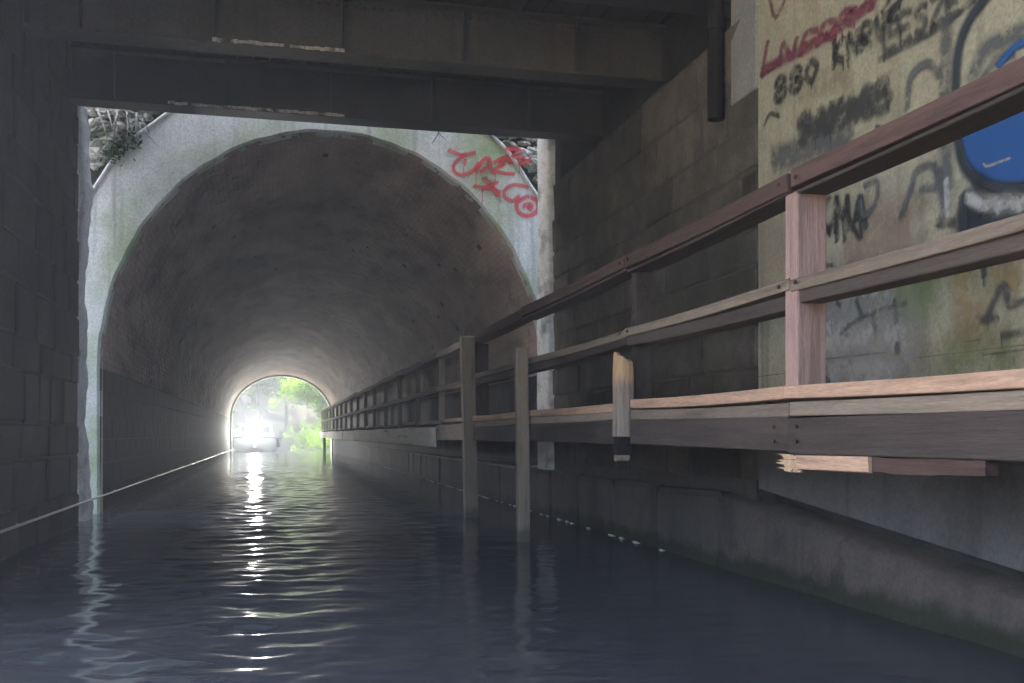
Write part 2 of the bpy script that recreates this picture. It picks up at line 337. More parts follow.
def brick_field(name, t0, t1, courses, L, m, arc=True, side=0):
    """bricks laid in courses along the tunnel; t is the angle round the vault, or the height of the side wall"""
    V = []; F = []
    ny = int((Y1 - Y0 - .2) / L)
    for c in range(courses):
        a0 = t0 + (t1 - t0) * c / courses; a1 = t0 + (t1 - t0) * (c + 1) / courses; g = (a1 - a0) * (.022 if arc else .012)
        off = (c % 2) * .5 + rng.uniform(-.2, .2)
        ys = Y0 - .04 + (np.arange(ny) + off - .5) * L; ys = np.maximum(ys, Y0 - .045); ye = Y0 - .04 + (np.arange(ny) + off + .5) * L - .012
        keep = (ye < Y1) & (ye > ys + .03); ys = ys[keep]; ye = ye[keep]; k = len(ys)
        pr = rng.normal(0, .0026 if arc else .0006, k) - .012 * (rng.random(k) < (.012 if arc else 0))
        def P(a, y, p):
            cc, aa, bb = prof_np(y)
            if arc:
                return np.stack([cc - (aa - p) * math.cos(a), y, ZS + (bb - p) * math.sin(a)], -1)
            return np.stack([cc + side * (aa - p), y, np.full_like(y, a)], -1)
        top = [P(a0 + g, ys, pr), P(a1 - g, ys, pr), P(a1 - g, ye, pr), P(a0 + g, ye, pr)]
        bot = [P(a0 + g, ys, -.06 + 0 * pr), P(a1 - g, ys, -.06 + 0 * pr), P(a1 - g, ye, -.06 + 0 * pr), P(a0 + g, ye, -.06 + 0 * pr)]
        v = np.stack(top + bot, 1).reshape(-1, 3); base = (np.arange(k) * 8)[:, None] + sum(len(q) for q in V)
        for q in [(0, 1, 2, 3), (0, 4, 5, 1), (1, 5, 6, 2), (2, 6, 7, 3), (3, 7, 4, 0)]: F.append(base + np.array(q))
        V.append(v)
    o = link(name, np_mesh(name, np.concatenate(V), np.concatenate(F), m)); reparent(o, tunnel); tag(o, kind='stuff'); return o
brick_field('vault_brick', 0.0, math.pi, 118, .24, M['brick'])
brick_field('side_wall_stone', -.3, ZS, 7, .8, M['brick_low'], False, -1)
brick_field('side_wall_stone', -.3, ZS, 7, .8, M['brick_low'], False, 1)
# exit ring (pale stone), seen edge-on at the far end
def arch_band(y0, y1, c, a, b, th, z0=-.5, n=56):
    V = []; F = []
    prof_ = [(-1, z0)] + [(-math.cos(math.pi * k / n), None, k) for k in range(n + 1)] + [(1, z0)]
    ins = [(c - a, z0)] + [(c - a * math.cos(math.pi * k / n), ZS + b * math.sin(math.pi * k / n)) for k in range(n + 1)] + [(c + a, z0)]
    out = [(c - a - th, z0)] + [(c - (a + th) * math.cos(math.pi * k / n), ZS + (b + th) * math.sin(math.pi * k / n)) for k in range(n + 1)] + [(c + a + th, z0)]
    k = len(ins)
    for y in (y0, y1):
        V += [(p[0], y, p[1]) for p in ins] + [(p[0], y, p[1]) for p in out]
    for i in range(k - 1):
        F += [(i, i + 1, k + i + 1, k + i), (2 * k + i, 3 * k + i, 3 * k + i + 1, 2 * k + i + 1), (i, 2 * k + i, 2 * k + i + 1, i + 1), (k + i, k + i + 1, 3 * k + i + 1, 3 * k + i)]
    return V, F
V, F = arch_band(Y1 - .05, Y1 + .6, .42, 2.93, 2.53, .7)
reparent(link('exit_ring', np_mesh('exit_ring', V, F, M['render'])), tunnel)
# hill over the tunnel: keeps the sky out
V = [(x, y, z) for y in (Y0 + .9, Y1 + .3) for x, z in ((-40, -.5), (-40, 12), (-3.3, 9), (5, 9), (40, 12), (40, -.5))]
hill = MB(); ys_ = np.linspace(Y0 + .75, Y1 + .3, 12); xs_ = np.linspace(-45, 45, 31)
vv = [(x, y, 8.2 + .05 * abs(x) + .35 * math.sin(x * .7 + y * .4)) for y in ys_ for x in xs_]
ff = [(j * 31 + i, j * 31 + i + 1, (j + 1) * 31 + i + 1, (j + 1) * 31 + i) for j in range(11) for i in range(30)]
hill.add(vv, ff)
tag(hill.build('hill_terrain', M['earth'], smooth=True), 'grassy earth hill over the tunnel', kind='structure')

# ------- near portal
portal = empty('tunnel_portal', (.85, Y0, 0), 'pale rendered tunnel mouth with red graffiti on its right shoulder', 'tunnel portal')
def ring_part():
    """the smooth rendered band, outer edge a little uneven, with the reveal into the vault"""
    n = 120; V = []; F = []
    c, a, b = prof(Y0)
    th = lambda t: .88 + .05 * math.sin(t * 7) + .03 * math.sin(t * 17 + 1)
    ang = [math.pi * k / n for k in range(n + 1)]
    def loop(y, e, wob):
        p = [(c - a - e, y, -.5)]
        for t in ang:
            q = e + (th(t) - .88 if wob else .007 * math.sin(t * 23) + .005 * math.sin(t * 51 + 2))
            p.append((c - (a + q) * math.cos(t), y, ZS + (b + q) * math.sin(t)))
        p.append((c + a + e, y, -.5)); return p
    L = [loop(Y0 + .16, -.005, False), loop(Y0 - .05, .0, False), loop(Y0 - .08, .035, False), loop(Y0 - .08, .88, True), loop(Y0 + .1, .88, True)]
    k = n + 3
    for l in L: V += l
    for s in range(len(L) - 1):
        for i in range(k - 1): F.append((s * k + i, s * k + i + 1, (s + 1) * k + i + 1, (s + 1) * k + i))
    o = link('arch_ring', np_mesh('arch_ring', V, F, M['render'], False)); reparent(o, portal)
    pts = [(c - (a + .9 + th(t) - .88) * math.cos(t), Y0 - .09, ZS + (b + .9 + th(t) - .88) * math.sin(t)) for t in ang[5:-5]]
    m = MB(); m.tube(pts, .032, 6); reparent(m.build('ring_moulding', M['quoin'], smooth=True), portal)
ring_part()
c_, a_, b_ = prof(Y0)
# head wall behind the ring (spandrels up to the coping)
def spandrel():
    m = MB(); n = 60; c, a, b = prof(Y0); y = Y0 + .02
    for k in range(n):
        t0, t1 = math.pi * k / n, math.pi * (k + 1) / n
        p = lambda t: (c - (a + .3) * math.cos(t), y, ZS + (b + .3) * math.sin(t))
        q = lambda t: (c - (a + .3) * math.cos(t), y, 8.3)
        m.add([p(t0), p(t1), q(t1), q(t0)], [(0, 1, 2, 3)])
    for s in (-1, 1):
        x0, x1 = sorted((c + s * (a + .3), c + s * 12))
        m.add([(x0, y, -.5), (x1, y, -.5), (x1, y, 8.3), (x0, y, 8.3)], [(0, 1, 2, 3)])
    reparent(m.build('head_wall', M['rubble_bed']), portal)
    m = MB(); m.box(-12, 13, Y0 - .12, Y0 + .7, 8.3, 8.55); reparent(m.build('coping', M['plain_concrete'], bevel=.03), portal)
spandrel()
rocks = []
for i in range(7):
    bm = bmesh.new(); bmesh.ops.create_icosphere(bm, subdivisions=1, radius=.5)
    for v in bm.verts: v.co *= random.uniform(.72, 1.15)
    me = bpy.data.meshes.new('rubble_stone'); bm.to_mesh(me); bm.free(); me.materials.append(M['rubble']); rocks.append(me)
cnt = 0
for side, n in ((-1, 190), (1, 150)):
    for i in range(2500):
        if n <= 0: break
        x = c_ + side * random.uniform(1.7, 3.55); z = random.uniform(4.3, 6.0)
        e = ((x - c_) / (a_ + 1.0)) ** 2 + ((z - ZS) / (b_ + 1.0)) ** 2
        if e < 1: continue
        o = link('rubble_stone', random.choice(rocks)); s = random.uniform(.09, .22)
        o.location = (x, Y0 - .02, z); o.rotation_euler = (random.uniform(-.3, .3), random.uniform(-.4, .4), random.uniform(-.5, .5)); o.scale = (s * random.uniform(1, 1.8), .2, s * .6); reparent(o, portal); n -= 1
for k in range(9):
    x = -2.45 + .13 * k; z = 5.75; m = MB()
    m.tube([(x, Y0 - .13, z), (x + random.uniform(-.1, .1), Y0 - .16, z - .2), (x + random.uniform(-.05, .2), Y0 - .15, z - random.uniform(.3, .55))], [.014, .011, .004], 5)
    if k < 6: reparent(m.build('root', M['bark_pale'], smooth=True), portal)
# ivy tufts and hanging twigs in the left spandrel
def leaf_cloud(centers, spread, n, size, up=.3):
    c = np.asarray(centers)[rng.integers(0, len(centers), n)]
    p = c + rng.normal(0, 1, (n, 3)) * np.asarray(spread)
    a = rng.normal(0, 1, (n, 3)); a[:, 2] *= .7; a /= np.linalg.norm(a, axis=1)[:, None]
    b = rng.normal(0, 1, (n, 3)); b -= (a * b).sum(1)[:, None] * a; b /= np.linalg.norm(b, axis=1)[:, None]
    s = size * rng.uniform(.55, 1.3, n)[:, None]
    v = np.stack([p - a * s, p - b * s * .45 + a * s * .1, p + a * s, p + b * s * .45 + a * s * .1], 1).reshape(-1, 3)
    return v, np.arange(4 * n).reshape(-1, 4)
v, f = leaf_cloud([(-2.15, Y0 - .12, 5.25), (-2.0, Y0 - .12, 5.35), (-2.25, Y0 - .12, 5.12)], (.07, .04, .07), 240, .04)
ivy = empty('ivy', (-2.0, Y0 - .1, 4.5), 'dark ivy tuft on the left shoulder above the arch', 'ivy')
reparent(link('foliage', np_mesh('foliage', v, f, M['leaf_dark'])), ivy)
m = MB()
for x, z0, l, dx in ((-2.05, 5.7, .4, .08), (-2.2, 5.6, .45, -.05), (-1.85, 5.75, .3, .1)):
    m.tube([(x, Y0 - .17, z0), (x + dx * .5, Y0 - .2, z0 - l * .5), (x + dx, Y0 - .16, z0 - l)], [.012, .009, .004], 5)
reparent(m.build('stem', M['bark']), ivy)
tw = empty('hanging_twig', (2.3, Y0 - .15, 5.7), 'thin bare twig hanging over the arch beside the red lettering', 'twig')
m = MB(); m.tube([(2.45, Y0 - .2, 5.95), (2.42, Y0 - .22, 5.72), (2.33, Y0 - .18, 5.58)], [.012, .01, .004], 5); m.tube([(2.42, Y0 - .22, 5.74), (2.55, Y0 - .2, 5.64)], [.008, .004], 5)
reparent(m.build('stem', M['bark']), tw)
# flanking strips of lumpy lime plaster
def pilaster(x0, x1, y, z1, label, wob):
    p = empty('plaster_strip', ((x0 + x1) / 2, y, 0), label, 'plaster', 'plaster strips beside the tunnel mouth')
    r = np.random.default_rng(int(abs(x0) * 100)); nz = 150; nx = 7
    zz = np.linspace(-.4, z1, nz); ph = r.uniform(0, 6.28, 8)
    def wav(z, k): return sum(math.sin(z * f + ph[(i + k) % 8]) * a for i, (f, a) in enumerate(((1.3, .5), (3.1, .35), (7.3, .22), (15, .12), (31, .08))))
    V = []; F = []
    for z in zz:
        e0 = x0 + wob * wav(z, 0); e1 = x1 + wob * wav(z, 3)
        for k in range(nx):
            t = k / (nx - 1); bul = math.sin(math.pi * t) ** .5 * .05 + .012 * wav(z * 1.7 + t * 3, 5) if 0 < k < nx - 1 else -.3
            V.append((e0 + (e1 - e0) * t - p.location.x, -bul, z))
    for i in range(nz - 1):
        for k in range(nx - 1): F.append((i * nx + k, i * nx + k + 1, (i + 1) * nx + k + 1, (i + 1) * nx + k))
    F = np.array(F); link('plaster_face', np_mesh('plaster_face', V, F, M['quoin'], True), p)
    m = MB(); m.box(x0 - p.location.x + .08, x1 - p.location.x - .08, .16, .45, -.4, z1); m.build('core', M['mortar'], p)
pilaster(-2.70, -2.45, 14.15, 5.5, 'flaking white plaster strip left of the tunnel mouth', .06)
pilaster(3.80, 4.15, 14.1, 5.6, 'bright white plaster strip right of the tunnel mouth', .008)

# ------- bridge: girders and deck
XL, XR = -2.43, 3.85
bridge = empty('steel_bridge', (.7, 11, 5.2), 'dark steel girder bridge spanning the canal before the tunnel', 'bridge')
ZB = 5.23
for yg in (13.2, 11.0, 8.9):
    m = MB(); m.box(XL - .7, XR + .75, yg - .012, yg + .012, ZB + .03, ZB + .62)
    sm = M['steel_lit'] if yg == 11.0 else M['steel']  # the lit girder gets a paler steel: its light is put into the colour
    g = reparent(m.build('girder', sm), bridge)
    for nm, za, zb in (('bottom_flange', ZB, ZB + .03), ('top_flange', ZB + .62, ZB + .65)):
        m = MB(); m.box(XL - .7, XR + .75, yg - .16, yg + .16, za, zb); o = m.build(nm, sm, bevel=.004); o.parent = g; o.location = -Vector(bridge.location); o.location = Vector((0, 0, 0)) - Vector(bridge.location) - Vector(g.location)
    m = MB()
    for zr in (ZB + .075, ZB + .575):
        for k in range(64):
            x = XL + .05 + k * .098; m.add([(x + math.cos(t) * .016, yg - .0125, zr + math.sin(t) * .016) for t in np.arange(6) * 1.0472] + [(x + math.cos(t) * .008, yg - .025, zr + math.sin(t) * .008) for t in np.arange(6) * 1.0472],
                [(6, 7, 8, 9, 10, 11)] + [(t, (t + 1) % 6, 6 + (t + 1) % 6, 6 + t) for t in range(6)])
    o = m.build('rivet', M['steel'], g); tag(o, kind='stuff')
    for k in range(5):
        x = XL + .5 + k * 1.32
        m = MB(); m.box(x - .006, x + .006, yg - .14, yg - .013, ZB + .031, ZB + .619); o = m.build('stiffener', M['steel']); o.parent = g; o.location = -Vector(bridge.location) - Vector(g.location)
for o in list(bpy.data.objects):      # girder meshes are in world coordinates; parts follow them exactly
    if o.name.split('.')[0] in ('bottom_flange', 'top_flange', 'stiffener', 'rivet'): o.location = (0, 0, 0)
def flake_highlight(u0, u1, yg, dz):
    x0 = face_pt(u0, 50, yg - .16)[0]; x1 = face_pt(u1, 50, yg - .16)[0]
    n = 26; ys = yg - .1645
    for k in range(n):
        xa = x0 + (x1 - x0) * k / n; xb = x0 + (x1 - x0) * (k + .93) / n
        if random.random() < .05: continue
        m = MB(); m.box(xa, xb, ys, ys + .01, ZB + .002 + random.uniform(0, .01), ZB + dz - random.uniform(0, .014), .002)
        reparent(m.build('peeling_highlight', M['flake_highlight']), bridge)
flake_highlight(212, 345, 11.0, .05); flake_highlight(168, 345, 13.2, .05)  # pale flakes run almost unbroken, painting a highlight along the flange edges
x = XL - .7
while x < XR + .7:
    wd = random.uniform(.2, .27); m = MB(); dz = random.uniform(0, .025)
    m.box(x, x + wd - .015, 8.0, 13.45, ZB + .655 + dz, ZB + .8)
    reparent(m.build('deck_plank', M['soffit']), bridge); x += wd
m = MB(); m.box(XL - 1.5, XR + 1.5, 7.9, 14.12, ZB + .81, ZB + 1.25); reparent(m.build('deck_slab', M['plain_concrete']), bridge)  # overhang past the last girder is unseen, added to shade the portal
m = MB(); m.box(XL - 1.5, XR + 1.5, 13.95, 14.12, ZB + 1.26, ZB + 2.2); reparent(m.build('parapet', M['plain_concrete']), bridge)  # set out on the overhang, narrowing the light that reaches the portal

# ------- abutments
ra = empty('abutment_wall', (4.2, 10.6, 0), 'grey stone block abutment behind the boardwalk under the bridge', 'wall')
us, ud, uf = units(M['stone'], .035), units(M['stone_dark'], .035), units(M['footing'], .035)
m = MB(); m.box(XR + .012, XR + .9, 7.56, 13.685, .5, 4.66); reparent(m.build('core', M['mortar']), ra)
m = MB(); m.box(XR + .55, XR + .9, 7.56, 13.6, 4.66, 6.0); reparent(m.build('bearing_recess', M['stone_dark']), ra)
m = MB(); m.box(XR + .02, XR + .9, 13.38, 13.69, 4.67, 6.4); reparent(m.build('end_pier', M['stone_dark'], bevel=.02), ra)
coursed_wall(ra, us, XR, 1, 7.52, 13.7, .75, 4.7, (.3, .52), .45, 1.2)
m = MB()
m.box(XR - .02, XR + .9, 7.5, 7.98, 3.98, 6.4); reparent(m.build('upper_pier', M['plain_concrete'], bevel=.02), ra)
dp = empty('downpipe', (XR - .06, 8.16, 3.9), 'black downpipe ending above the stone blocks', 'pipe')
m = MB(); m.tube([(XR - .07, 8.16, 3.92), (XR - .07, 8.16, 6.0)], .075, 12); m.tube([(XR - .07, 8.16, 4.7), (XR - .07, 8.16, 4.82)], .09, 12); reparent(m.build('pipe_run', M['pipe'], smooth=False), dp)
la = empty('abutment_wall', (XL - .3, 5, 0), 'shadowed dark abutment wall left of the tunnel mouth', 'wall')
m = MB(); m.box(XL - .9, XL - .012, 7.05, 13.605, -.5, 6.0); reparent(m.build('core', M['mortar']), la)
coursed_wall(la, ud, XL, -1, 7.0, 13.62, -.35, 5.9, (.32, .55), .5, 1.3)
bk = MB(); xs_ = np.linspace(-60, XL - .2, 40); ys_ = np.linspace(-40, 7.0, 30)
bk.add([(x, y, .35 + .03 * max(0, -x - 6) + .08 * math.sin(x * 1.3 + y)) for y in ys_ for x in xs_], [(a * 40 + b, a * 40 + b + 1, (a + 1) * 40 + b + 1, (a + 1) * 40 + b) for a in range(29) for b in range(39)])
bk.add([(XL - .2, -40, -.5), (XL - .2, 7, -.5), (XL - .2, 7, .42), (XL - .2, -40, .42)], [(0, 1, 2, 3)])
tag(bk.build('bank_ground', M['bank'], smooth=True), 'low open bank left of the near reach', kind='structure')
# footing: a stone ledge that sinks towards the camera
ft = empty('wall_footing', (3.9, 20, 0), 'low stone footing ledge along the right waterline', 'wall')
def ledge_z(y): return .64 if y > 8 else .64 - .095 * (8 - y)
y = 8.0
while y < 61:
    l = random.uniform(.7, 1.5); ye = min(y + l, 61.5); zt = ledge_z((y + ye) / 2)
    o = link('footing_stone', random.choice(uf)); pr = random.uniform(0, .02)
    o.location = (3.75 - pr + .25, (y + ye) / 2, (zt - .5) / 2); o.scale = (.5, ye - y - .008, zt + .5)
    reparent(o, ft); y = ye
V = []; F = []; ny = 90                                   # cast ledge sinking towards the camera, worn and uneven
for k in range(ny + 1):
    y = -2.5 + 10.5 * k / ny; zt = ledge_z(y); q = .012 * math.sin(y * 3.1) + .008 * math.sin(y * 9 + 1)
    V += [(3.72 + q, y, -.5), (3.735 + q, y, zt * .5 - .1), (3.75 + q * .6, y, zt - .05 + q), (3.785, y, zt + q * .5), (4.3, y, zt + .01)]
for k in range(ny):
    for t in range(4): F.append((k * 5 + t, (k + 1) * 5 + t, (k + 1) * 5 + t + 1, k * 5 + t + 1))
reparent(link('cast_ledge', np_mesh('cast_ledge', V, F, M['footing'], True)), ft)
y = 9.2
while y < 58:                                             # pale lime crust at the waterline, broken nearer the camera
    l = random.uniform(.06, .22) if y < 17 else random.uniform(.5, 1.4)
    m = MB(); nn = 6; m.add([(3.70 - .012 * (q % 2), y + l * q / nn, .0) for q in range(nn + 1)] + [(3.70, y + l * q / nn, .004 + .02 * math.sin(math.pi * q / nn) * random.uniform(.4, 1)) for q in range(nn + 1)] + [(3.74, y + l * q / nn, .0) for q in range(nn + 1)],
        [(q, q + 1, nn + 2 + q, nn + 1 + q) for q in range(nn)] + [(nn + 1 + q, nn + 2 + q, 2 * nn + 3 + q, 2 * nn + 2 + q) for q in range(nn)]); reparent(m.build('lime_crust', M['foam']), ft)
    y += l + (random.uniform(.1, .7) if y < 17 else random.uniform(.05, .25))
for k in range(15):
    m = MB(); m.box(3.70, 3.73, 15.5 + 3 * k, 18.46 + 3 * k, .60, .635, .003); reparent(m.build('ledge_highlight', M['plain_concrete']), ft)  # pale strips paint the lit edge of the ledge
m = MB(); m.box(3.80, 4.3, -3, 61, -.5, .02); reparent(m.build('core', M['mortar']), ft)

# ------- painted concrete wall, right foreground
gw = empty('graffiti_wall', (4.1, 3, 0), 'pale concrete wall covered in graffiti right of the boardwalk', 'wall')
m = MB()
n = 24
for k in range(n):
    ya = -4 + 11.5 * k / n; yb = -4 + 11.5 * (k + 1) / n
    za, zb = 1.34, 1.34
    v = [(XR, ya, za), (XR, yb, zb), (XR, yb, 6.4), (XR, ya, 6.4), (XR + .6, ya, za), (XR + .6, yb, zb), (XR + .6, yb, 6.4), (XR + .6, ya, 6.4)]
    f = [(0, 3, 2, 1), (4, 5, 6, 7), (0, 1, 5, 4), (3, 7, 6, 2)]
    if k == 0: f.append((0, 4, 7, 3))
    if k == n - 1: f.append((1, 2, 6, 5))
    m.add(v, f)
wf = m; reparent(m.build('wall_face', M['concrete']), gw)
m = MB()
for k in range(n):
    ya = -4 + 11.5 * k / n; yb = -4 + 11.5 * (k + 1) / n; za, zb = ledge_z(ya) + .11, ledge_z(yb) + .11
    m.add([(XR + .004, ya, za), (XR + .004, yb, zb), (XR + .004, yb, 1.338), (XR + .004, ya, 1.338), (XR + .5, ya, za), (XR + .5, yb, zb)], [(0, 3, 2, 1), (0, 1, 5, 4)])
reparent(m.build('lower_face', M['lower_concrete']), gw)
m = MB(); m.box(XR + .18, XR + .55, -4, 7.5, -.4, 1.0); reparent(m.build('recess_back', M['stone_dark']), gw)  # dark stone colour deepens the shade in the gap above the ledge
for z in (1.62,):      # shutter lines of the cast concrete
    m = MB(); m.box(XR - .0025, XR + .02, -4, 7.49, z - .002, z + .002); reparent(m.build('joint_line', M['mortar']), gw)

def smooth_pts(pts, k=6):
    if len(pts) < 3: 
        return [tuple(np.array(pts[0]) + (np.array(pts[1]) - np.array(pts[0])) * i / k) for i in range(k + 1)]
    P = [np.array(p, float) for p in pts]; P = [2 * P[0] - P[1]] + P + [2 * P[-1] - P[-2]]; out = []
    for i in range(1, len(P) - 2):
        for j in range(k):
            t = j / k; a, b, c, d = P[i - 1:i + 3]
            out.append(.5 * ((2 * b) + (c - a) * t + (2 * a - 5 * b + 4 * c - d) * t * t + (3 * b - a - 3 * c + d) * t ** 3))
    out.append(P[-2]); return out
lay = {'x': 0, 'y': 0}
def paint(strokes, mkey, parent, plane, name='graffiti', closed_fill=None):
    """strokes: [(pixel polyline, width in m)] laid on the wall plane as thin sprayed ribbons of one tag"""
    axis, val = plane; lay[axis] += 1
    V = []; F = []; UV = []
    off = .0035 + .00035 * lay[axis]
    def put(p, q):   # wall coords -> world
        return (val - off, p, q) if axis == 'x' else (p, val - off, q)
    if name == 'graffiti' and mkey in ('black', 'charcoal', 'magenta', 'red', 'navy'):
        strokes = list(strokes)
        for pts, wd in list(strokes):
            if random.random() < .35:
                u, v = max(pts, key=lambda p: p[1]); l = random.uniform(5, 16)
                strokes.append(([(u, v), (u + random.uniform(-.4, .4), v + l * .5), (u, v + l)], .014))
    for st, (pts, wd) in enumerate(strokes):
        cv = wall_pt if axis == 'x' else face_pt
        P = [np.array(cv(u, v, val)) for u, v in pts]; P = [np.array(p) for p in smooth_pts(P)]
        lift = st * .00004
        T = []
        for i in range(len(P)):
            d = P[min(i + 1, len(P) - 1)] - P[max(i - 1, 0)]; T.append(d / (np.linalg.norm(d) + 1e-9))
        P = [P[0] - T[0] * wd * .45] + P + [P[-1] + T[-1] * wd * .45]; T = [T[0]] + T + [T[-1]]
        nseg = len(P); base = len(V)
        for i, (p, t) in enumerate(zip(P, T)):
            nrm = np.array((-t[1], t[0])); ed = 0 if i in (0, nseg - 1) else 1
            for s in (-1, 0, 1):
                q = p + nrm * s * wd * .76; w3 = put(q[0], q[1])
                V.append((w3[0] - lift if axis == 'x' else w3[0], w3[1] - (lift if axis == 'y' else 0), w3[2])); UV.append((i / nseg, ed if s == 0 else 0))
        for i in range(nseg - 1):
            for s in (0, 1):
                a = base + i * 3 + s; F.append((a, a + 1, a + 4, a + 3))
    if closed_fill:
        cv = wall_pt if axis == 'x' else face_pt
        P = [cv(u, v, val) for u, v in closed_fill]; P = smooth_pts(P + [P[0]], 5)[:-1]; c = np.mean(P, 0); base = len(V)
        V.append(put(*c)); UV.append((0, 1))
        for p in P: V.append(put(*(c + (np.array(p) - c) * .9))); UV.append((0, 1))
        for p in P: V.append(put(*p)); UV.append((0, 0))
        k = len(P)
        for i in range(k):
            j = (i + 1) % k; F.append((base, base + 1 + i, base + 1 + j)); F.append((base + 1 + i, base + 1 + k + i, base + 1 + k + j, base + 1 + j))
    me = bpy.data.meshes.new(name); me.from_pydata(V, [], F); uvl = me.uv_layers.new(name='UVMap')
    for l in me.loops: uvl.data[l.index].uv = UV[l.vertex_index]
    me.materials.append(SP[mkey]); o = link(name, me); reparent(o, parent); return o
W = ('x', XR)
# soft paint patches first
paint([([(812, 300), (860, 296), (905, 292)], .55), ([(815, 345), (860, 345), (905, 345)], .5), ([(830, 375), (900, 372)], .3)], 'paleblue', gw, W, 'paint_patch')
paint([([(905, 290), (925, 284)], .45), ([(950, 355), (1010, 350)], .25), ([(915, 270), (960, 266)], .2)], 'green', gw, W, 'paint_patch')
paint([([(962, 278), (975, 330)], .28), ([(995, 270), (1015, 280)], .25)], 'yellow', gw, W, 'paint_patch')
paint([([(870, 215), (905, 215)], .25), ([(850, 250), (905, 240)], .25), ([(905, 225), (920, 200)], .2)], 'pink', gw, W, 'paint_patch')
paint([([(800, 92), (825, 82), (850, 75)], .2), ([(960, 320), (990, 325)], .25)], 'orange', gw, W, 'paint_patch')
paint([([(775, 160), (850, 135)], .22), ([(800, 128), (870, 105)], .16)], 'grey', gw, W, 'paint_patch')
# magenta slanted word, top
paint([([(762, 75), (767, 48), (769, 42)], .06), ([(762, 76), (778, 62)], .06), ([(780, 62), (784, 44), (792, 56), (797, 38)], .06), ([(800, 55), (806, 35), (818, 30)], .06), ([(803, 46), (816, 40)], .05),
       ([(818, 46), (824, 26), (836, 22), (832, 33), (822, 36), (836, 38)], .06), ([(843, 30), (842, 14), (856, 10), (846, 20), (855, 24)], .06), ([(858, 14), (868, 2), (872, 8), (878, -8)], .06),
       ([(764, 70), (800, 52), (840, 28), (872, 4)], .09)], 'magenta', gw, W)
paint([([(770, -4), (776, 18), (788, -6)], .05)], 'magenta', gw, W)
# black words below it
def glyph(seq, u0, v0, du, dv, h):   # letters in a slanted row: unit strokes -> pixels
    G = {'8': [[(.5, .5), (.1, .25), (.5, 0), (.9, .25), (.5, .5), (.05, .75), (.5, 1), (.95, .75), (.5, .5)]], '0': [[(.5, 0), (.05, .5), (.5, 1), (.95, .5), (.5, 0)]],
         'K': [[(.1, 0), (.1, 1)], [(.9, 0), (.15, .55), (.9, 1)]], 'N': [[(.1, 1), (.1, 0), (.9, 1), (.9, 0)]], 'R': [[(.1, 1), (.1, 0), (.8, .1), (.8, .45), (.1, .5), (.9, 1)]],
         'V': [[(.05, 0), (.5, 1), (.95, 0)]], 'E': [[(.9, 0), (.1, 0), (.1, 1), (.9, 1)], [(.1, .5), (.75, .5)]], 'L': [[(.1, 0), (.1, 1), (.9, 1)]], 'S': [[(.9, .1), (.4, 0), (.1, .25), (.8, .65), (.5, 1), (.05, .9)]],
         'A': [[(.05, 1), (.5, 0), (.95, 1)], [(.2, .65), (.8, .65)]], 'M': [[(.05, 1), (.1, 0), (.5, .6), (.9, 0), (.95, 1)]], 'G': [[(.9, .1), (.3, 0), (.05, .5), (.4, 1), (.95, .85), (.9, .5), (.55, .5)]],
         'I': [[(.5, 0), (.5, 1)]], 'Z': [[(.05, 0), (.95, 0), (.05, 1), (.95, 1)]], 'C': [[(.9, .1), (.4, 0), (.05, .5), (.4, 1), (.95, .85)]]}
    out = []
    for i, ch in enumerate(seq):
        for s in G.get(ch, []):
            out.append([(u0 + du * (i + x * .8), v0 + dv * (i + x * .8) + h * y + random.uniform(-1, 1)) for x, y in s])
    return out
paint([(s, .065) for s in glyph('880', 775, 81, 15.5, -9, 22)], 'black', gw, W)
paint([(s, .062) for s in glyph('KNRVE', 834, 43, 14, -8, 24)], 'black', gw, W)
paint([(s, .058) for s in glyph('LESZE', 884, 26, 16, -8.5, 26)] + [([(880, 60), (915, 42), (940, 28), (975, 0)], .05)], 'charcoal', gw, W)
paint([([(883, 12), (893, -4)], .05), ([(889, 22), (905, -6)], .05)], 'black', gw, W)
paint([(s, .085) for s in glyph('SAMAGE', 800, 118, 15.5, -6.5, 26)], 'charcoal', gw, W)
paint([([(806, 134), (835, 118), (868, 104)], .13)], 'charcoal', gw, W)
paint([([(765, 126), (771, 114), (780, 116)], .04), ([(884, 108), (893, 96), (884, 90)], .05), ([(877, 128), (892, 133)], .05)], 'black', gw, W)
paint([([(908, 108), (912, 78), (928, 64), (940, 74)], .07)], 'grey', gw, W)
# blue bubble with black outline
paint([], 'blue', gw, W, closed_fill=[(958, 125), (962, 95), (1000, 75), (1050, 66), (1085, 120), (1060, 172), (1005, 187), (970, 168)])
paint([([(992, -8), (972, 18), (960, 48), (957, 90), (959, 140), (970, 172), (1003, 189), (1045, 180), (1075, 140)], .085)], 'navy', gw, W)
paint([([(948, 20), (946, 90), (948, 190)], .11)], 'grey', gw, W)
paint([([(972, 78), (985, 52), (1008, 38), (1040, 30)], .11), ([(980, 88), (996, 62), (1015, 54)], .06)], 'grey', gw, W)
paint([([(1000, 66), (1018, 46), (1042, 40)], .05)], 'blue', gw, W)
paint([([(1012, 158), (990, 166), (985, 164)], .02)], 'paleblue', gw, W)
paint([([(970, 205), (980, 230), (1020, 225), (1060, 215)], .28), ([(966, 195), (966, 245)], .1)], 'navy', gw, W)
paint([([(968, 196), (985, 205), (1000, 202)], .08), ([(998, 208), (1012, 200), (1022, 206), (1040, 190)], .1)], 'white', gw, W)
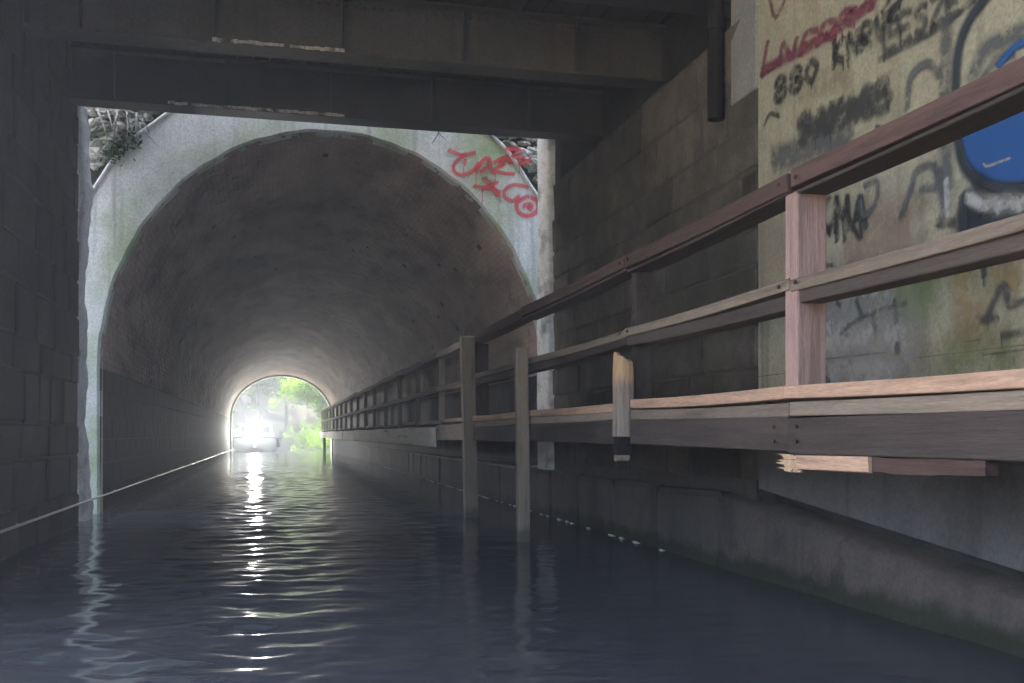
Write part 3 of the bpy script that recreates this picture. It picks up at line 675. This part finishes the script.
# dark tags between the rails
paint([(s, .055) for s in glyph('KMA', 818, 200, 18, -2, 34)] + [(s, .05) for s in glyph('MN', 820, 215, 24, -3, 28)], 'black', gw, W)
paint([([(866, 186), (878, 182), (878, 200), (866, 216), (862, 200)], .05)], 'grey', gw, W)
paint([([(902, 218), (912, 190), (918, 172), (935, 166), (940, 185), (922, 190)], .06), ([(936, 166), (945, 205), (940, 225)], .07)], 'grey', gw, W)
paint([([(940, 225), (956, 222)], .06), ([(825, 266), (834, 265)], .03)], 'charcoal', gw, W)
paint([([(948, 180), (950, 215)], .06)], 'white', gw, W)
paint([([(842, 334), (856, 322), (875, 313), (908, 303)], .035), ([(874, 314), (877, 330)], .04), ([(858, 300), (863, 315)], .05), ([(896, 300), (898, 322)], .04), ([(838, 302), (842, 306)], .04), ([(898, 345), (900, 352)], .06)], 'charcoal', gw, W)
paint([([(985, 262), (986, 276)], .05)], 'black', gw, W)
paint([([(980, 320), (1000, 318)], .05), ([(990, 316), (996, 300), (1006, 285), (1010, 300)], .05), ([(1004, 336), (1040, 331)], .045), ([(1010, 306), (1030, 300)], .05)], 'charcoal', gw, W)
paint([([(816, 352), (824, 372), (832, 384)], .045)], 'charcoal', gw, W)
paint([([(985, 355), (1040, 348)], .012), ([(820, 360), (890, 352)], .01), ([(965, 342), (982, 340)], .012)], 'charcoal', gw, W)
# red letters on the portal ring
PY = ('y', Y0 - .09)
paint([([(449, 150), (462, 155), (475, 153)], .06), ([(466, 154), (455, 163), (454, 171), (462, 175), (472, 171), (478, 163)], .06), ([(464, 164), (466, 160)], .05),
       ([(476, 172), (482, 161), (489, 158), (488, 166), (480, 172)], .06), ([(490, 160), (491, 170), (495, 173)], .06), ([(494, 163), (502, 158), (503, 164), (495, 170), (504, 173), (514, 174)], .06),
       ([(501, 164), (506, 157), (511, 163)], .08)], 'red', portal, PY)
paint([([(474, 186), (488, 188), (500, 192)], .06), ([(484, 178), (492, 186), (498, 196)], .07), ([(482, 190), (498, 182)], .05), ([(528, 187), (514, 185), (505, 190), (505, 197), (513, 201), (519, 196)], .06),
       ([(528, 196), (517, 203), (519, 212), (528, 216), (537, 211), (537, 201), (528, 196)], .07), ([(524, 206), (531, 205), (529, 209)], .09)], 'red', portal, PY)
paint([([(506, 149), (520, 150), (513, 156), (524, 158), (519, 164), (530, 160)], .07)], 'red', portal, ('y', Y0 - .14))
paint([([(492, 168), (484, 178), (494, 180)], .12)], 'orange', portal, PY, 'paint_patch')

# added unseen slab overhead, shading the reach in front of the camera
od = empty('shade_deck', (.7, 2, 6.4), 'added unseen concrete slab shading the near reach of canal', 'bridge')
m = MB(); m.box(XL - 3.2, XR + 1.2, -3.0, 8.6, 6.5, 7.1); reparent(m.build('deck_slab', M['plain_concrete']), od)

# ------- left wall fittings
rl = empty('rubbing_rail', (XL, 10, .26), 'thin pale steel rubbing rail low along the left wall', 'rail')
m = MB(); m.tube([(XL - .0 + .03, y, .27) for y in np.linspace(1, 13.6, 12)] + [(XL + .03 + (y - 13.6) * .002, y, .27) for y in np.linspace(14.1, 60, 16)], .014, 6); reparent(m.build('bar', M['pale_rail'], smooth=True), rl)
for y in np.arange(1.5, 60, 3.0):
    m = MB(); m.box(XL - .06, XL + .02, y - .02, y + .02, .255, .285); reparent(m.build('bracket', M['pale_rail']), rl)
# ================================================================== BOARDWALK
bw = empty('boardwalk', (3.2, 14, 0), 'old timber boardwalk with railing hung along the right wall', 'boardwalk')
def bpart(name, mkey, *boxes, bevel=.006, jit=.004):
    m = MB()
    for b in boxes: m.box(*b, jit)
    return reparent(m.build(name, M[mkey], bevel=bevel), bw)
XD = 2.72
posts = [-1.1, 1.85, 4.87, 7.45, 10.85, 13.9] + [16.9 + 2.95 * k for k in range(16)]
END = posts[-1]
def rails(y0, y1, i):
    dy = lambda: random.uniform(-.016, .016)
    def beam(name, mk, xa, xb, za, zb):
        m = MB(); z1, z2 = dy(), dy(); x1, x2 = dy() * .6, dy() * .6; a = y0 + .004; b = y1 - .004
        n = 5; v = []; f = []
        for k in range(n + 1):
            t = k / n; y = a + (b - a) * t; zz = z1 + (z2 - z1) * t - .012 * math.sin(math.pi * t) * (name != 'fascia'); xx = x1 + (x2 - x1) * t
            v += [(xa + xx, y, za + zz), (xb + xx, y, za + zz), (xb + xx, y, zb + zz), (xa + xx, y, zb + zz)]
        for k in range(n):
            for s in range(4): f.append((k * 4 + s, k * 4 + (s + 1) % 4, (k + 1) * 4 + (s + 1) % 4, (k + 1) * 4 + s))
        f += [(3, 2, 1, 0), tuple(n * 4 + s for s in range(4))]; m.add(v, f)
        return reparent(m.build(name, M[mk], bevel=.008), bw)
    tun = y0 > 13
    beam('top_rail', 'rail_grey' if tun else 'rail_red', XD - .045, XD + .16, 2.455, 2.555)
    if not tun: beam('under_rail', 'rail_dark', XD - .03, XD + .15, 2.43, 2.452)
    beam('middle_rail', 'rail_grey', XD - .04, XD + .12, 1.92 if not tun else 1.86, 1.985 if not tun else 1.95)
    if not tun: beam('middle_under_rail', 'rail_dark', XD - .02, XD + .12, 1.835, 1.915)
    if tun:
        if y0 > 16: beam('fascia', 'fascia', XD - .09, XD - .035, .93, 1.27)
        else: beam('fascia', 'rail_grey', XD - .05, XD, 1.05, 1.30)
    else:
        beam('edge_plank', 'deck', XD - .07, XD + .03, 1.335, 1.405)
        beam('edge_batten', 'rail_grey', XD - .05, XD + .03, 1.255, 1.33)
        beam('fascia', 'rail_dark', XD - .055, XD, 1.06, 1.25)
for i in range(len(posts) - 1): rails(posts[i], posts[i + 1], i)
# longitudinal deck planks
for i in range(len(posts) - 1):
    x = XD + .04
    for k in range(6):
        wd = .165; dz = random.uniform(-.006, .006)
        bpart('deck_plank', 'deck', (x, x + wd - .012, posts[i] + .005, posts[i + 1] - .005, 1.34 + dz, 1.395 + dz), bevel=.004); x += wd
    for yy in (posts[i] + .4, (posts[i] + posts[i + 1]) / 2 + .2):
        bpart('joist', 'rail_dark', (XD + .01, 3.84 if yy < 15 else 4.05, yy - .05, yy + .05, 1.18, 1.33))
# bolt heads on the nearer bays
bm_ = MB(); bm_.tube([(0, 0, 0), (-.010, 0, 0)], .011, 8); bolt_me = bm_.mesh('bolt', M['rust'])
for y in posts[1:6]:
    for dy, z in ((-.09, 2.505), (.09, 2.505), (-.09, 1.95), (.09, 1.95), (-.12, 1.19), (-.12, 1.11), (.12, 1.19), (.12, 1.11)):
        o = link('bolt', bolt_me); o.location = (XD - (.052 if z > 1.3 else .062), y + dy, z); reparent(o, bw)
# posts
for i, y in enumerate(posts):
    if abs(y - 4.87) < .01:
        bpart('post', 'post_pink', (XD - .03, XD + .145, y - .07, y + .07, 1.40, 2.44), bevel=.012)
    elif abs(y - 7.45) < .01: bpart('post', 'rail_dark', (XD + .03, XD + .16, y - .06, y + .06, 1.40, 2.43))
    elif abs(y - 10.85) < .01 or abs(y - 13.9) < .01: pass
    else: bpart('post', 'post_grey' if y > 15 else 'post_pink', (XD + .0, XD + .1, y - .05, y + .05, 1.3, 2.43))
def lean_post(y, z0, z1, wx, wy, lean, mkey, xo):
    m = MB(); v = []; 
    for z in np.linspace(z0, z1, 6):
        t = (z - z0) / (z1 - z0); x = xo - lean * t + random.uniform(-.004, .004)
        v += [(x, y - wy / 2, z), (x + wx, y - wy / 2, z), (x + wx, y + wy / 2, z), (x, y + wy / 2, z)]
    f = [(3, 2, 1, 0), (20, 21, 22, 23)]
    for k in range(5):
        for s in range(4): f.append((k * 4 + s, k * 4 + (s + 1) % 4, (k + 1) * 4 + (s + 1) % 4, (k + 1) * 4 + s))
    m.add(v, f); return reparent(m.build('post', M[mkey], bevel=.012), bw)
lean_post(13.6, -.5, 2.5, .19, .14, .07, 'post_grey', XD - .16)
lean_post(10.4, -.5, 2.07, .13, .12, .03, 'post_grey', XD - .19)
bpart('post', 'rail_dark', (XD + .0, XD + .22, 13.85, 13.98, 1.3, 2.43))
# broken stub in front of the fascia: ragged fresh top
def stub(y):
    m = MB(); w_ = .068; xo = XD - .16; n = 10; ring = []
    for k in range(n):
        a = 2 * math.pi * k / n; sq = 1 / max(abs(math.cos(a)), abs(math.sin(a))); sq = min(sq, 1.25)
        ring.append((math.cos(a) * w_ * sq, math.sin(a) * w_ * sq))
    lv = [(1.13, 1), (1.4, .985), (1.58, 1.0), (1.66, .97)]
    v = [(xo + p[0] * k + .06, y + p[1] * k, z) for z, k in lv for p in ring]
    v += [(xo + p[0] * .9 + .06, y + p[1] * .9, 1.745 - .5 * p[0] + .35 * p[1] + random.uniform(-.014, .014)) for p in ring] + [(xo + .06, y, 1.72)]
    f = [(r * n + k, r * n + (k + 1) % n, (r + 1) * n + (k + 1) % n, (r + 1) * n + k) for r in range(4) for k in range(n)] + [tuple(range(n))[::-1]] + [(4 * n + k, 4 * n + (k + 1) % n, 5 * n) for k in range(n)]
    m.add(v, f); o = reparent(m.build('broken_post', M['stub']), bw)
    m = MB(); m.box(xo + .0, xo + .12, y - .05, y + .05, .98, 1.125, .006); q = m.build('bolt_plate', M['pipe']); q.parent = o; q.location = (0, 0, 0)
    m = MB(); m.box(xo - .005, xo + .1, y - .05, y + .04, .945, .978, .01); q = m.build('plate_foot', M['rail_grey']); q.parent = o; q.location = (0, 0, 0)
stub(7.33)
# torn board end hanging below the fascia, near right
m = MB(); ya, yb = 3.35, 4.92
n = 14; v = []; f = []
for k in range(n + 1):
    t = k / n; y = yb + (ya - yb) * t; top = 1.045; bot = .955 + .03 * t + random.uniform(-.008, .008) + (.05 if k == 0 else 0)
    v += [(XD - .04, y, bot), (XD + .02, y, bot), (XD + .02, y, top), (XD - .04, y, top + random.uniform(-.005, .005))]
for k in range(n):
    for s in range(4): f.append((k * 4 + s, k * 4 + (s + 1) % 4, (k + 1) * 4 + (s + 1) % 4, (k + 1) * 4 + s))
f += [(3, 2, 1, 0), tuple(n * 4 + s for s in range(4))]; m.add(v, f); reparent(m.build('torn_board', M['rail_red']), bw)
for k in range(26):
    z = random.uniform(.955, 1.04); l = random.uniform(.1, .3); x = XD - .044 - random.uniform(0, .016); e = random.uniform(-.12, .05)
    m = MB(); m.tube([(x, 4.95 - l, z), (x - .002, 4.95 - l * .5, z + random.uniform(-.004, .004)), (x - random.uniform(0, .01), 4.93 + e, z + random.uniform(-.012, .01))], [.009, random.uniform(.006, .011), .001], 4)
    reparent(m.build('splinter', M['fresh']), bw)
m = MB(); m.box(XD - .062, XD - .045, 4.1, 4.75, .97, 1.04, .006); reparent(m.build('patch_board', M['deck']), bw)
# outer support post near the exit
bpart('support_post', 'rail_dark', (XD + .0, XD + .15, 58.9, 59.05, -.5, 1.0))

# ================================================================== BEYOND THE TUNNEL
def canal_x(y): return .4 - max(0, y - 72) ** 2 * .012
def terrain():
    xs = np.linspace(-60, 60, 121); ys = np.linspace(Y1 + .3, 150, 90); V = []
    for y in ys:
        cx = canal_x(y)
        for x in xs:
            d = abs(x - cx) - 3.3
            if y > 83: d = max(d, -.3 + (y - 83) * .6)
            z = -.7 if d < 0 else min(.55, d * 1.4) - .1 + max(0, d - 1.0) * .42
            z = min(z, 13) + (.25 * math.sin(x * 1.1 + y * .7) + .2 * math.sin(x * .5 - y * .9)) * (d > .8)
            V.append((x, y, z))
    n = 121; F = [(j * n + i, j * n + i + 1, (j + 1) * n + i + 1, (j + 1) * n + i) for j in range(89) for i in range(120)]
    tag(link('ground', np_mesh('ground', V, F, M['earth'], True)), 'earth banks rising from the canal beyond the tunnel', kind='structure')
terrain()
def ground_z(x, y):
    d = abs(x - canal_x(y)) - 3.3
    if y > 83: d = max(d, -.3 + (y - 83) * .6)
    return -.1 if d < 0 else min(min(.55, d * 1.4) - .1 + max(0, d - 1.0) * .42, 13)
def grass():
    n = 16000; x = np.concatenate([rng.uniform(3.4, 9, n * 3 // 4), rng.uniform(-9, -3.2, n // 4)]); y = rng.uniform(Y1 + .5, 92, n)
    z = np.array([ground_z(a, b) for a, b in zip(x, y)]); k = z > .1; x, y, z = x[k], y[k], z[k]; n = len(x)
    h = rng.uniform(.2, .55, n); a = rng.uniform(0, 6.28, n); dx, dy = np.cos(a) * .035, np.sin(a) * .035; lx, ly = rng.normal(0, .12, n), rng.normal(0, .12, n)
    v = np.stack([np.stack([x - dx, y - dy, z - .1], -1), np.stack([x + dx, y + dy, z - .1], -1), np.stack([x + lx, y + ly, z + h], -1)], 1).reshape(-1, 3)
    tag(link('grass', np_mesh('grass', v, np.arange(3 * n).reshape(-1, 3), M['grass'])), 'bright green grass on the bank beyond the tunnel', kind='stuff')
grass()
def tree(name, base, tops, label, bark, leaf, crown, n, size, r0=.18, group=None):
    """base: foot; tops: list of limb paths (offsets); crown: list of (centre offset, spread)"""
    t = empty(name, base, label, 'tree', group)
    m = MB()
    for i, p in enumerate(tops):
        k = len(p); m.tube(smooth_pts(p, 4), list(np.linspace(r0 if i == 0 else r0 * .45, r0 * .35 if i == 0 else .02, (k - 1) * 4 + 1)), 8)
    m.build('trunk', M[bark], t, True)
    cs = []
    for (c, s, q) in crown:
        cs += [np.array(c) + rng.normal(0, 1, 3) * np.array(s) for _ in range(q)]
    v, f = leaf_cloud(cs, (.28, .28, .2), n, size)
    link('crown', np_mesh('crown', v, f, M[leaf]), t)
G = 'trees beyond the tunnel'
tree('tree', (-2.2, 88, .9), [[(0, 0, -.5), (.0, 0, .9), (-.35, 0, 2.3), (-.9, 0, 3.9), (-1.6, .2, 6)]], 'pale trunk leaning left just outside the far tunnel mouth', 'bark_pale', 'leaf_mid', [((-1.8, .5, 7.5), (1.6, 1.5, .9), 40)], 2600, .14, .2, G)
tree('tree', (-1.2, 90, .1), [[(0, 0, -.3), (-.1, 0, 2.5), (-.35, 0, 5), (-.2, 0, 9)], [(-.35, 0, 5), (1, .3, 7), (2, .5, 8)], [(-.3, 0, 5.5), (-1.5, .3, 7.5)]], 'slim grey trunk seen left of centre through the far tunnel mouth', 'bark_pale', 'leaf_mid', [((0, 0, 8), (2.2, 2, 1.6), 70)], 5000, .16, .2, G)
tree('tree', (.9, 88, .4), [[(0, 0, -.6), (.05, 0, 2.5), (0, 0, 5), (.2, 0, 9)], [(0, 0, 5), (1.3, .3, 6.6), (2.4, .3, 7)]], 'straight grey trunk seen right of centre through the far tunnel mouth', 'bark', 'leaf_mid', [((.8, 0, 6.0), (1.8, 1.5, 1.3), 90), ((-1.5, 0, 6.2), (1.3, 1, .8), 40)], 8000, .16, .2, G)
tree('tree', (4.9, 73, .6), [[(0, 0, -.6), (-.2, -.1, 1.5), (-.6, -.2, 3.2), (-1.0, -.3, 5)], [(-.3, -.1, 2), (-1.5, -.3, 3.3), (-2.4, -.4, 3.7)], [(-.1, 0, 1.5), (.8, .3, 3), (1.5, .3, 4)]], 'lime green tree overhanging the right bank beyond the tunnel', 'bark', 'leaf_lime',
     [((-1.0, -.2, 3.1), (.75, .9, .7), 46), ((-2.3, -.4, 3.8), (.9, .7, .45), 44), ((-3.4, -.4, 4.1), (.6, .6, .3), 22), ((.3, 0, 3.8), (1.1, 1, .9), 40), ((-.6, -.3, 1.7), (.35, .8, .5), 22)], 13000, .11, .14, G)
for i, (x, y, h, lab) in enumerate([(-6.5, 80, 7, 'bushy green tree on the left bank beyond the tunnel'), (6.8, 86, 8, 'tall green tree behind the lime tree on the right bank'), (-3.5, 103, 7, 'dark green tree on the slope behind the boat'), (3.2, 106, 8, 'dark green tree on the slope right of the boat'), (10.5, 78, 7, 'green tree standing back on the right bank')]):
    z = ground_z(x, y)
    tree('tree', (x, y, z), [[(0, 0, -.6), (.1, 0, h * .35), (-.1, 0, h * .8)], [(0, 0, h * .3), (1.2, .4, h * .6)], [(0, 0, h * .35), (-1.3, -.3, h * .65)]], lab, 'bark', 'leaf_mid', [((0, 0, h * .72), (1.7, 1.6, h * .2), 90)], 6000, .17, .2, G)
for i, (x, y, h, lab) in enumerate([(-9, 72, 14, 'added shade tree above the left bank just outside the tunnel'), (-7, 88, 15, 'added shade tree on the left bank behind the boat'), (-2, 96, 15, 'added shade tree at the bend behind the boat'), (4, 96, 15, 'added shade tree at the bend right of the boat'), (9, 92, 15, 'added shade tree high on the right bank'), (-8, 104, 16, 'added shade tree at the top of the slope on the left'), (1, 110, 16, 'added shade tree at the top of the slope in the middle'), (9, 108, 16, 'added shade tree at the top of the slope on the right'), (14, 84, 15, 'added shade tree far up the right bank'), (-14, 96, 16, 'added shade tree far up the left bank')]):  # added to shade the slope and canal; crowns sit above the view
    z = ground_z(x, y); hh = max(5.5, 7.5 - z)
    tree('tree', (x, y, z), [[(0, 0, -.6), (.15, 0, h * .3), (-.15, 0, h * .85)], [(0, 0, h * .4), (2, .4, h * .6)], [(0, 0, h * .45), (-2, -.3, h * .66)], [(0, 0, h * .5), (.3, -2, h * .7)]], lab, 'bark', 'leaf_mid', [((0, 0, (hh + h) / 2), (2.6, 2.4, (h - hh) * .22), 110)], 7500, .26, .26, G)
bushes = [(2.6, 80.5, 1.6, 'broad lime green bush closing the view at the bend'), (3.6, 74, 1.3, 'wide lime green bush at the water on the right bank'), (3.0, 79, 1.5, 'tall lime green bush where the canal bends left'), (4.3, 66.5, .9, 'low lime green bush at the right edge of the water past the boardwalk'), (4.6, 70, 1.1, 'rounded lime green bush under the overhanging tree'), (4.0, 82, 1.0, 'green bush on the right bank farther along the canal')]
for x, y, r, lab in bushes:
    z = ground_z(x, y); b = empty('bush', (x, y, z), lab, 'bush', 'bushes on the right bank')
    cs = [np.array((0, 0, r * .6)) + rng.normal(0, 1, 3) * np.array((r * .5, r * .5, r * .35)) for _ in range(26)]
    v, f = leaf_cloud(cs, (.2, .2, .16), 2200, .085); link('crown', np_mesh('crown', v, f, M['leaf_lime']), b)
    m = MB()
    for k in range(5): m.tube([(0, 0, -.2), (random.uniform(-.4, .4), random.uniform(-.4, .4), r * .8)], [.03, .008], 5)
    m.build('stem', M['bark'], b)

# ------- boat with its headlamp on
bt = empty('boat', (-1.25, 66.5, 0), 'white cabin boat facing the tunnel with its headlight on', 'boat')
def boat():
    # hull: lofted sections from bow (towards -y) to stern
    secs = []
    for t, hw, zk, zs in ((0, .12, .25, 1.02), (.07, .75, .0, 1.0), (.18, 1.25, -.2, .95), (.4, 1.6, -.3, .88), (.7, 1.62, -.3, .85), (1, 1.5, -.25, .85)):
        y = -1.2 + 7.4 * t
        secs.append([(-hw, y, zs), (-hw * .97, y, zs * .6), (-hw * .8, y, max(zk, .05 if t else .3)), (0, y, zk), (hw * .8, y, max(zk, .05 if t else .3)), (hw * .97, y, zs * .6), (hw, y, zs)])
    m = MB(); v = [p for s in secs for p in s]; f = []
    for i in range(len(secs) - 1):
        for j in range(6): f.append((i * 7 + j, i * 7 + j + 1, (i + 1) * 7 + j + 1, (i + 1) * 7 + j))
        f.append((i * 7 + 6, i * 7, (i + 1) * 7, (i + 1) * 7 + 6))
    f += [tuple(range(7)), tuple(len(v) - 7 + k for k in range(7))[::-1]]
    m.add(v, f); m.build('hull', M['hull'], bt, True)
    for s in (-1, 1):
        m = MB(); m.tube([(s * (p[0] + .03), p[1], p[2]) for p in ((.12, -1.22, 1.0), (.76, -.7, .98), (1.27, .13, .93), (1.62, 1.76, .86), (1.64, 3.98, .83), (1.52, 6.2, .83))], .045, 6); m.build('rubbing_strake', M['hull_low'], bt, True)
    m = MB(); v = [(-1.15, 1.0, .85), (1.15, 1.0, .85), (1.25, 4.8, .85), (-1.25, 4.8, .85), (-1.0, 1.5, 1.75), (1.0, 1.5, 1.75), (1.1, 4.7, 1.75), (-1.1, 4.7, 1.75)]
    m.add(v, [(0, 1, 5, 4), (1, 2, 6, 5), (2, 3, 7, 6), (3, 0, 4, 7), (4, 5, 6, 7)]); m.build('cabin', M['hull'], bt, bevel=.05)
    m = MB(); m.box(-1.12, 1.12, 1.35, 4.85, 1.755, 1.82); m.build('roof', M['hull'], bt, bevel=.03)
    for xa, xb in ((-.92, -.34), (-.28, .28), (.34, .92)):
        m = MB(); f0 = lambda z: 1.0 + .5 * (z - .85) / .9
        v = [(xa, f0(1.22) - .012, 1.22), (xb, f0(1.22) - .012, 1.22), (xb * .97, f0(1.62) - .012, 1.62), (xa * .97, f0(1.62) - .012, 1.62)]
        v += [(p[0], p[1] + .03, p[2]) for p in v]
        m.add(v, [(0, 1, 2, 3), (0, 4, 5, 1), (1, 5, 6, 2), (2, 6, 7, 3), (3, 7, 4, 0)]); m.build('window', M['glass'], bt)
    for s in (-1, 1):
        m = MB(); m.tube([(s * 1.42, .35, .92), (s * 1.45, .35, .3)], .11, 10); m.build('fender', M['rubber'], bt, True)
    m = MB(); m.tube([(0, -.95, 1.05), (0, -.95, 1.2)], .03, 6); m.tube([(0, -.82, 1.32), (0, -1.0, 1.32)], .33, 20)
    h = m.build('headlamp', M['pipe'], bt)
    m = MB(); m.tube([(0, -1.005, 1.32), (0, -1.03, 1.32)], .3, 20); m.build('lens', M['lamp'], h)
    lt = bpy.data.lights.new('headlamp_beam', 'SPOT'); lt.energy = 320; lt.spot_size = R(50); lt.spot_blend = .8; lt.shadow_soft_size = .15; lt.color = (1, .96, .88)
    lo = bpy.data.objects.new('headlamp_beam', lt); col.objects.link(lo); lo.parent = h; lo.location = (0, -1.1, 1.32); lo.rotation_euler = (R(90), 0, R(180))
boat()

# ------- air: thin haze added across the scene to lift the blacks like lens veil
def haze(density):
    m = bpy.data.materials.new('thin haze'); m.use_nodes = True; N = m.node_tree.nodes; N.remove(N['Principled BSDF'])
    pv = N.new('ShaderNodeVolumePrincipled'); pv.inputs['Density'].default_value = density; pv.inputs['Color'].default_value = (.82, .88, 1, 1); pv.inputs['Anisotropy'].default_value = .55
    m.node_tree.links.new(pv.outputs[0], N['Material Output'].inputs['Volume'])
    b = MB(); b.box(-62, 62, -8, 152, -1.6, 31); tag(b.build('haze', m), 'thin haze added over the whole scene in place of lens veil', kind='stuff')
HAZE = 0.0066
if HAZE: haze(HAZE)
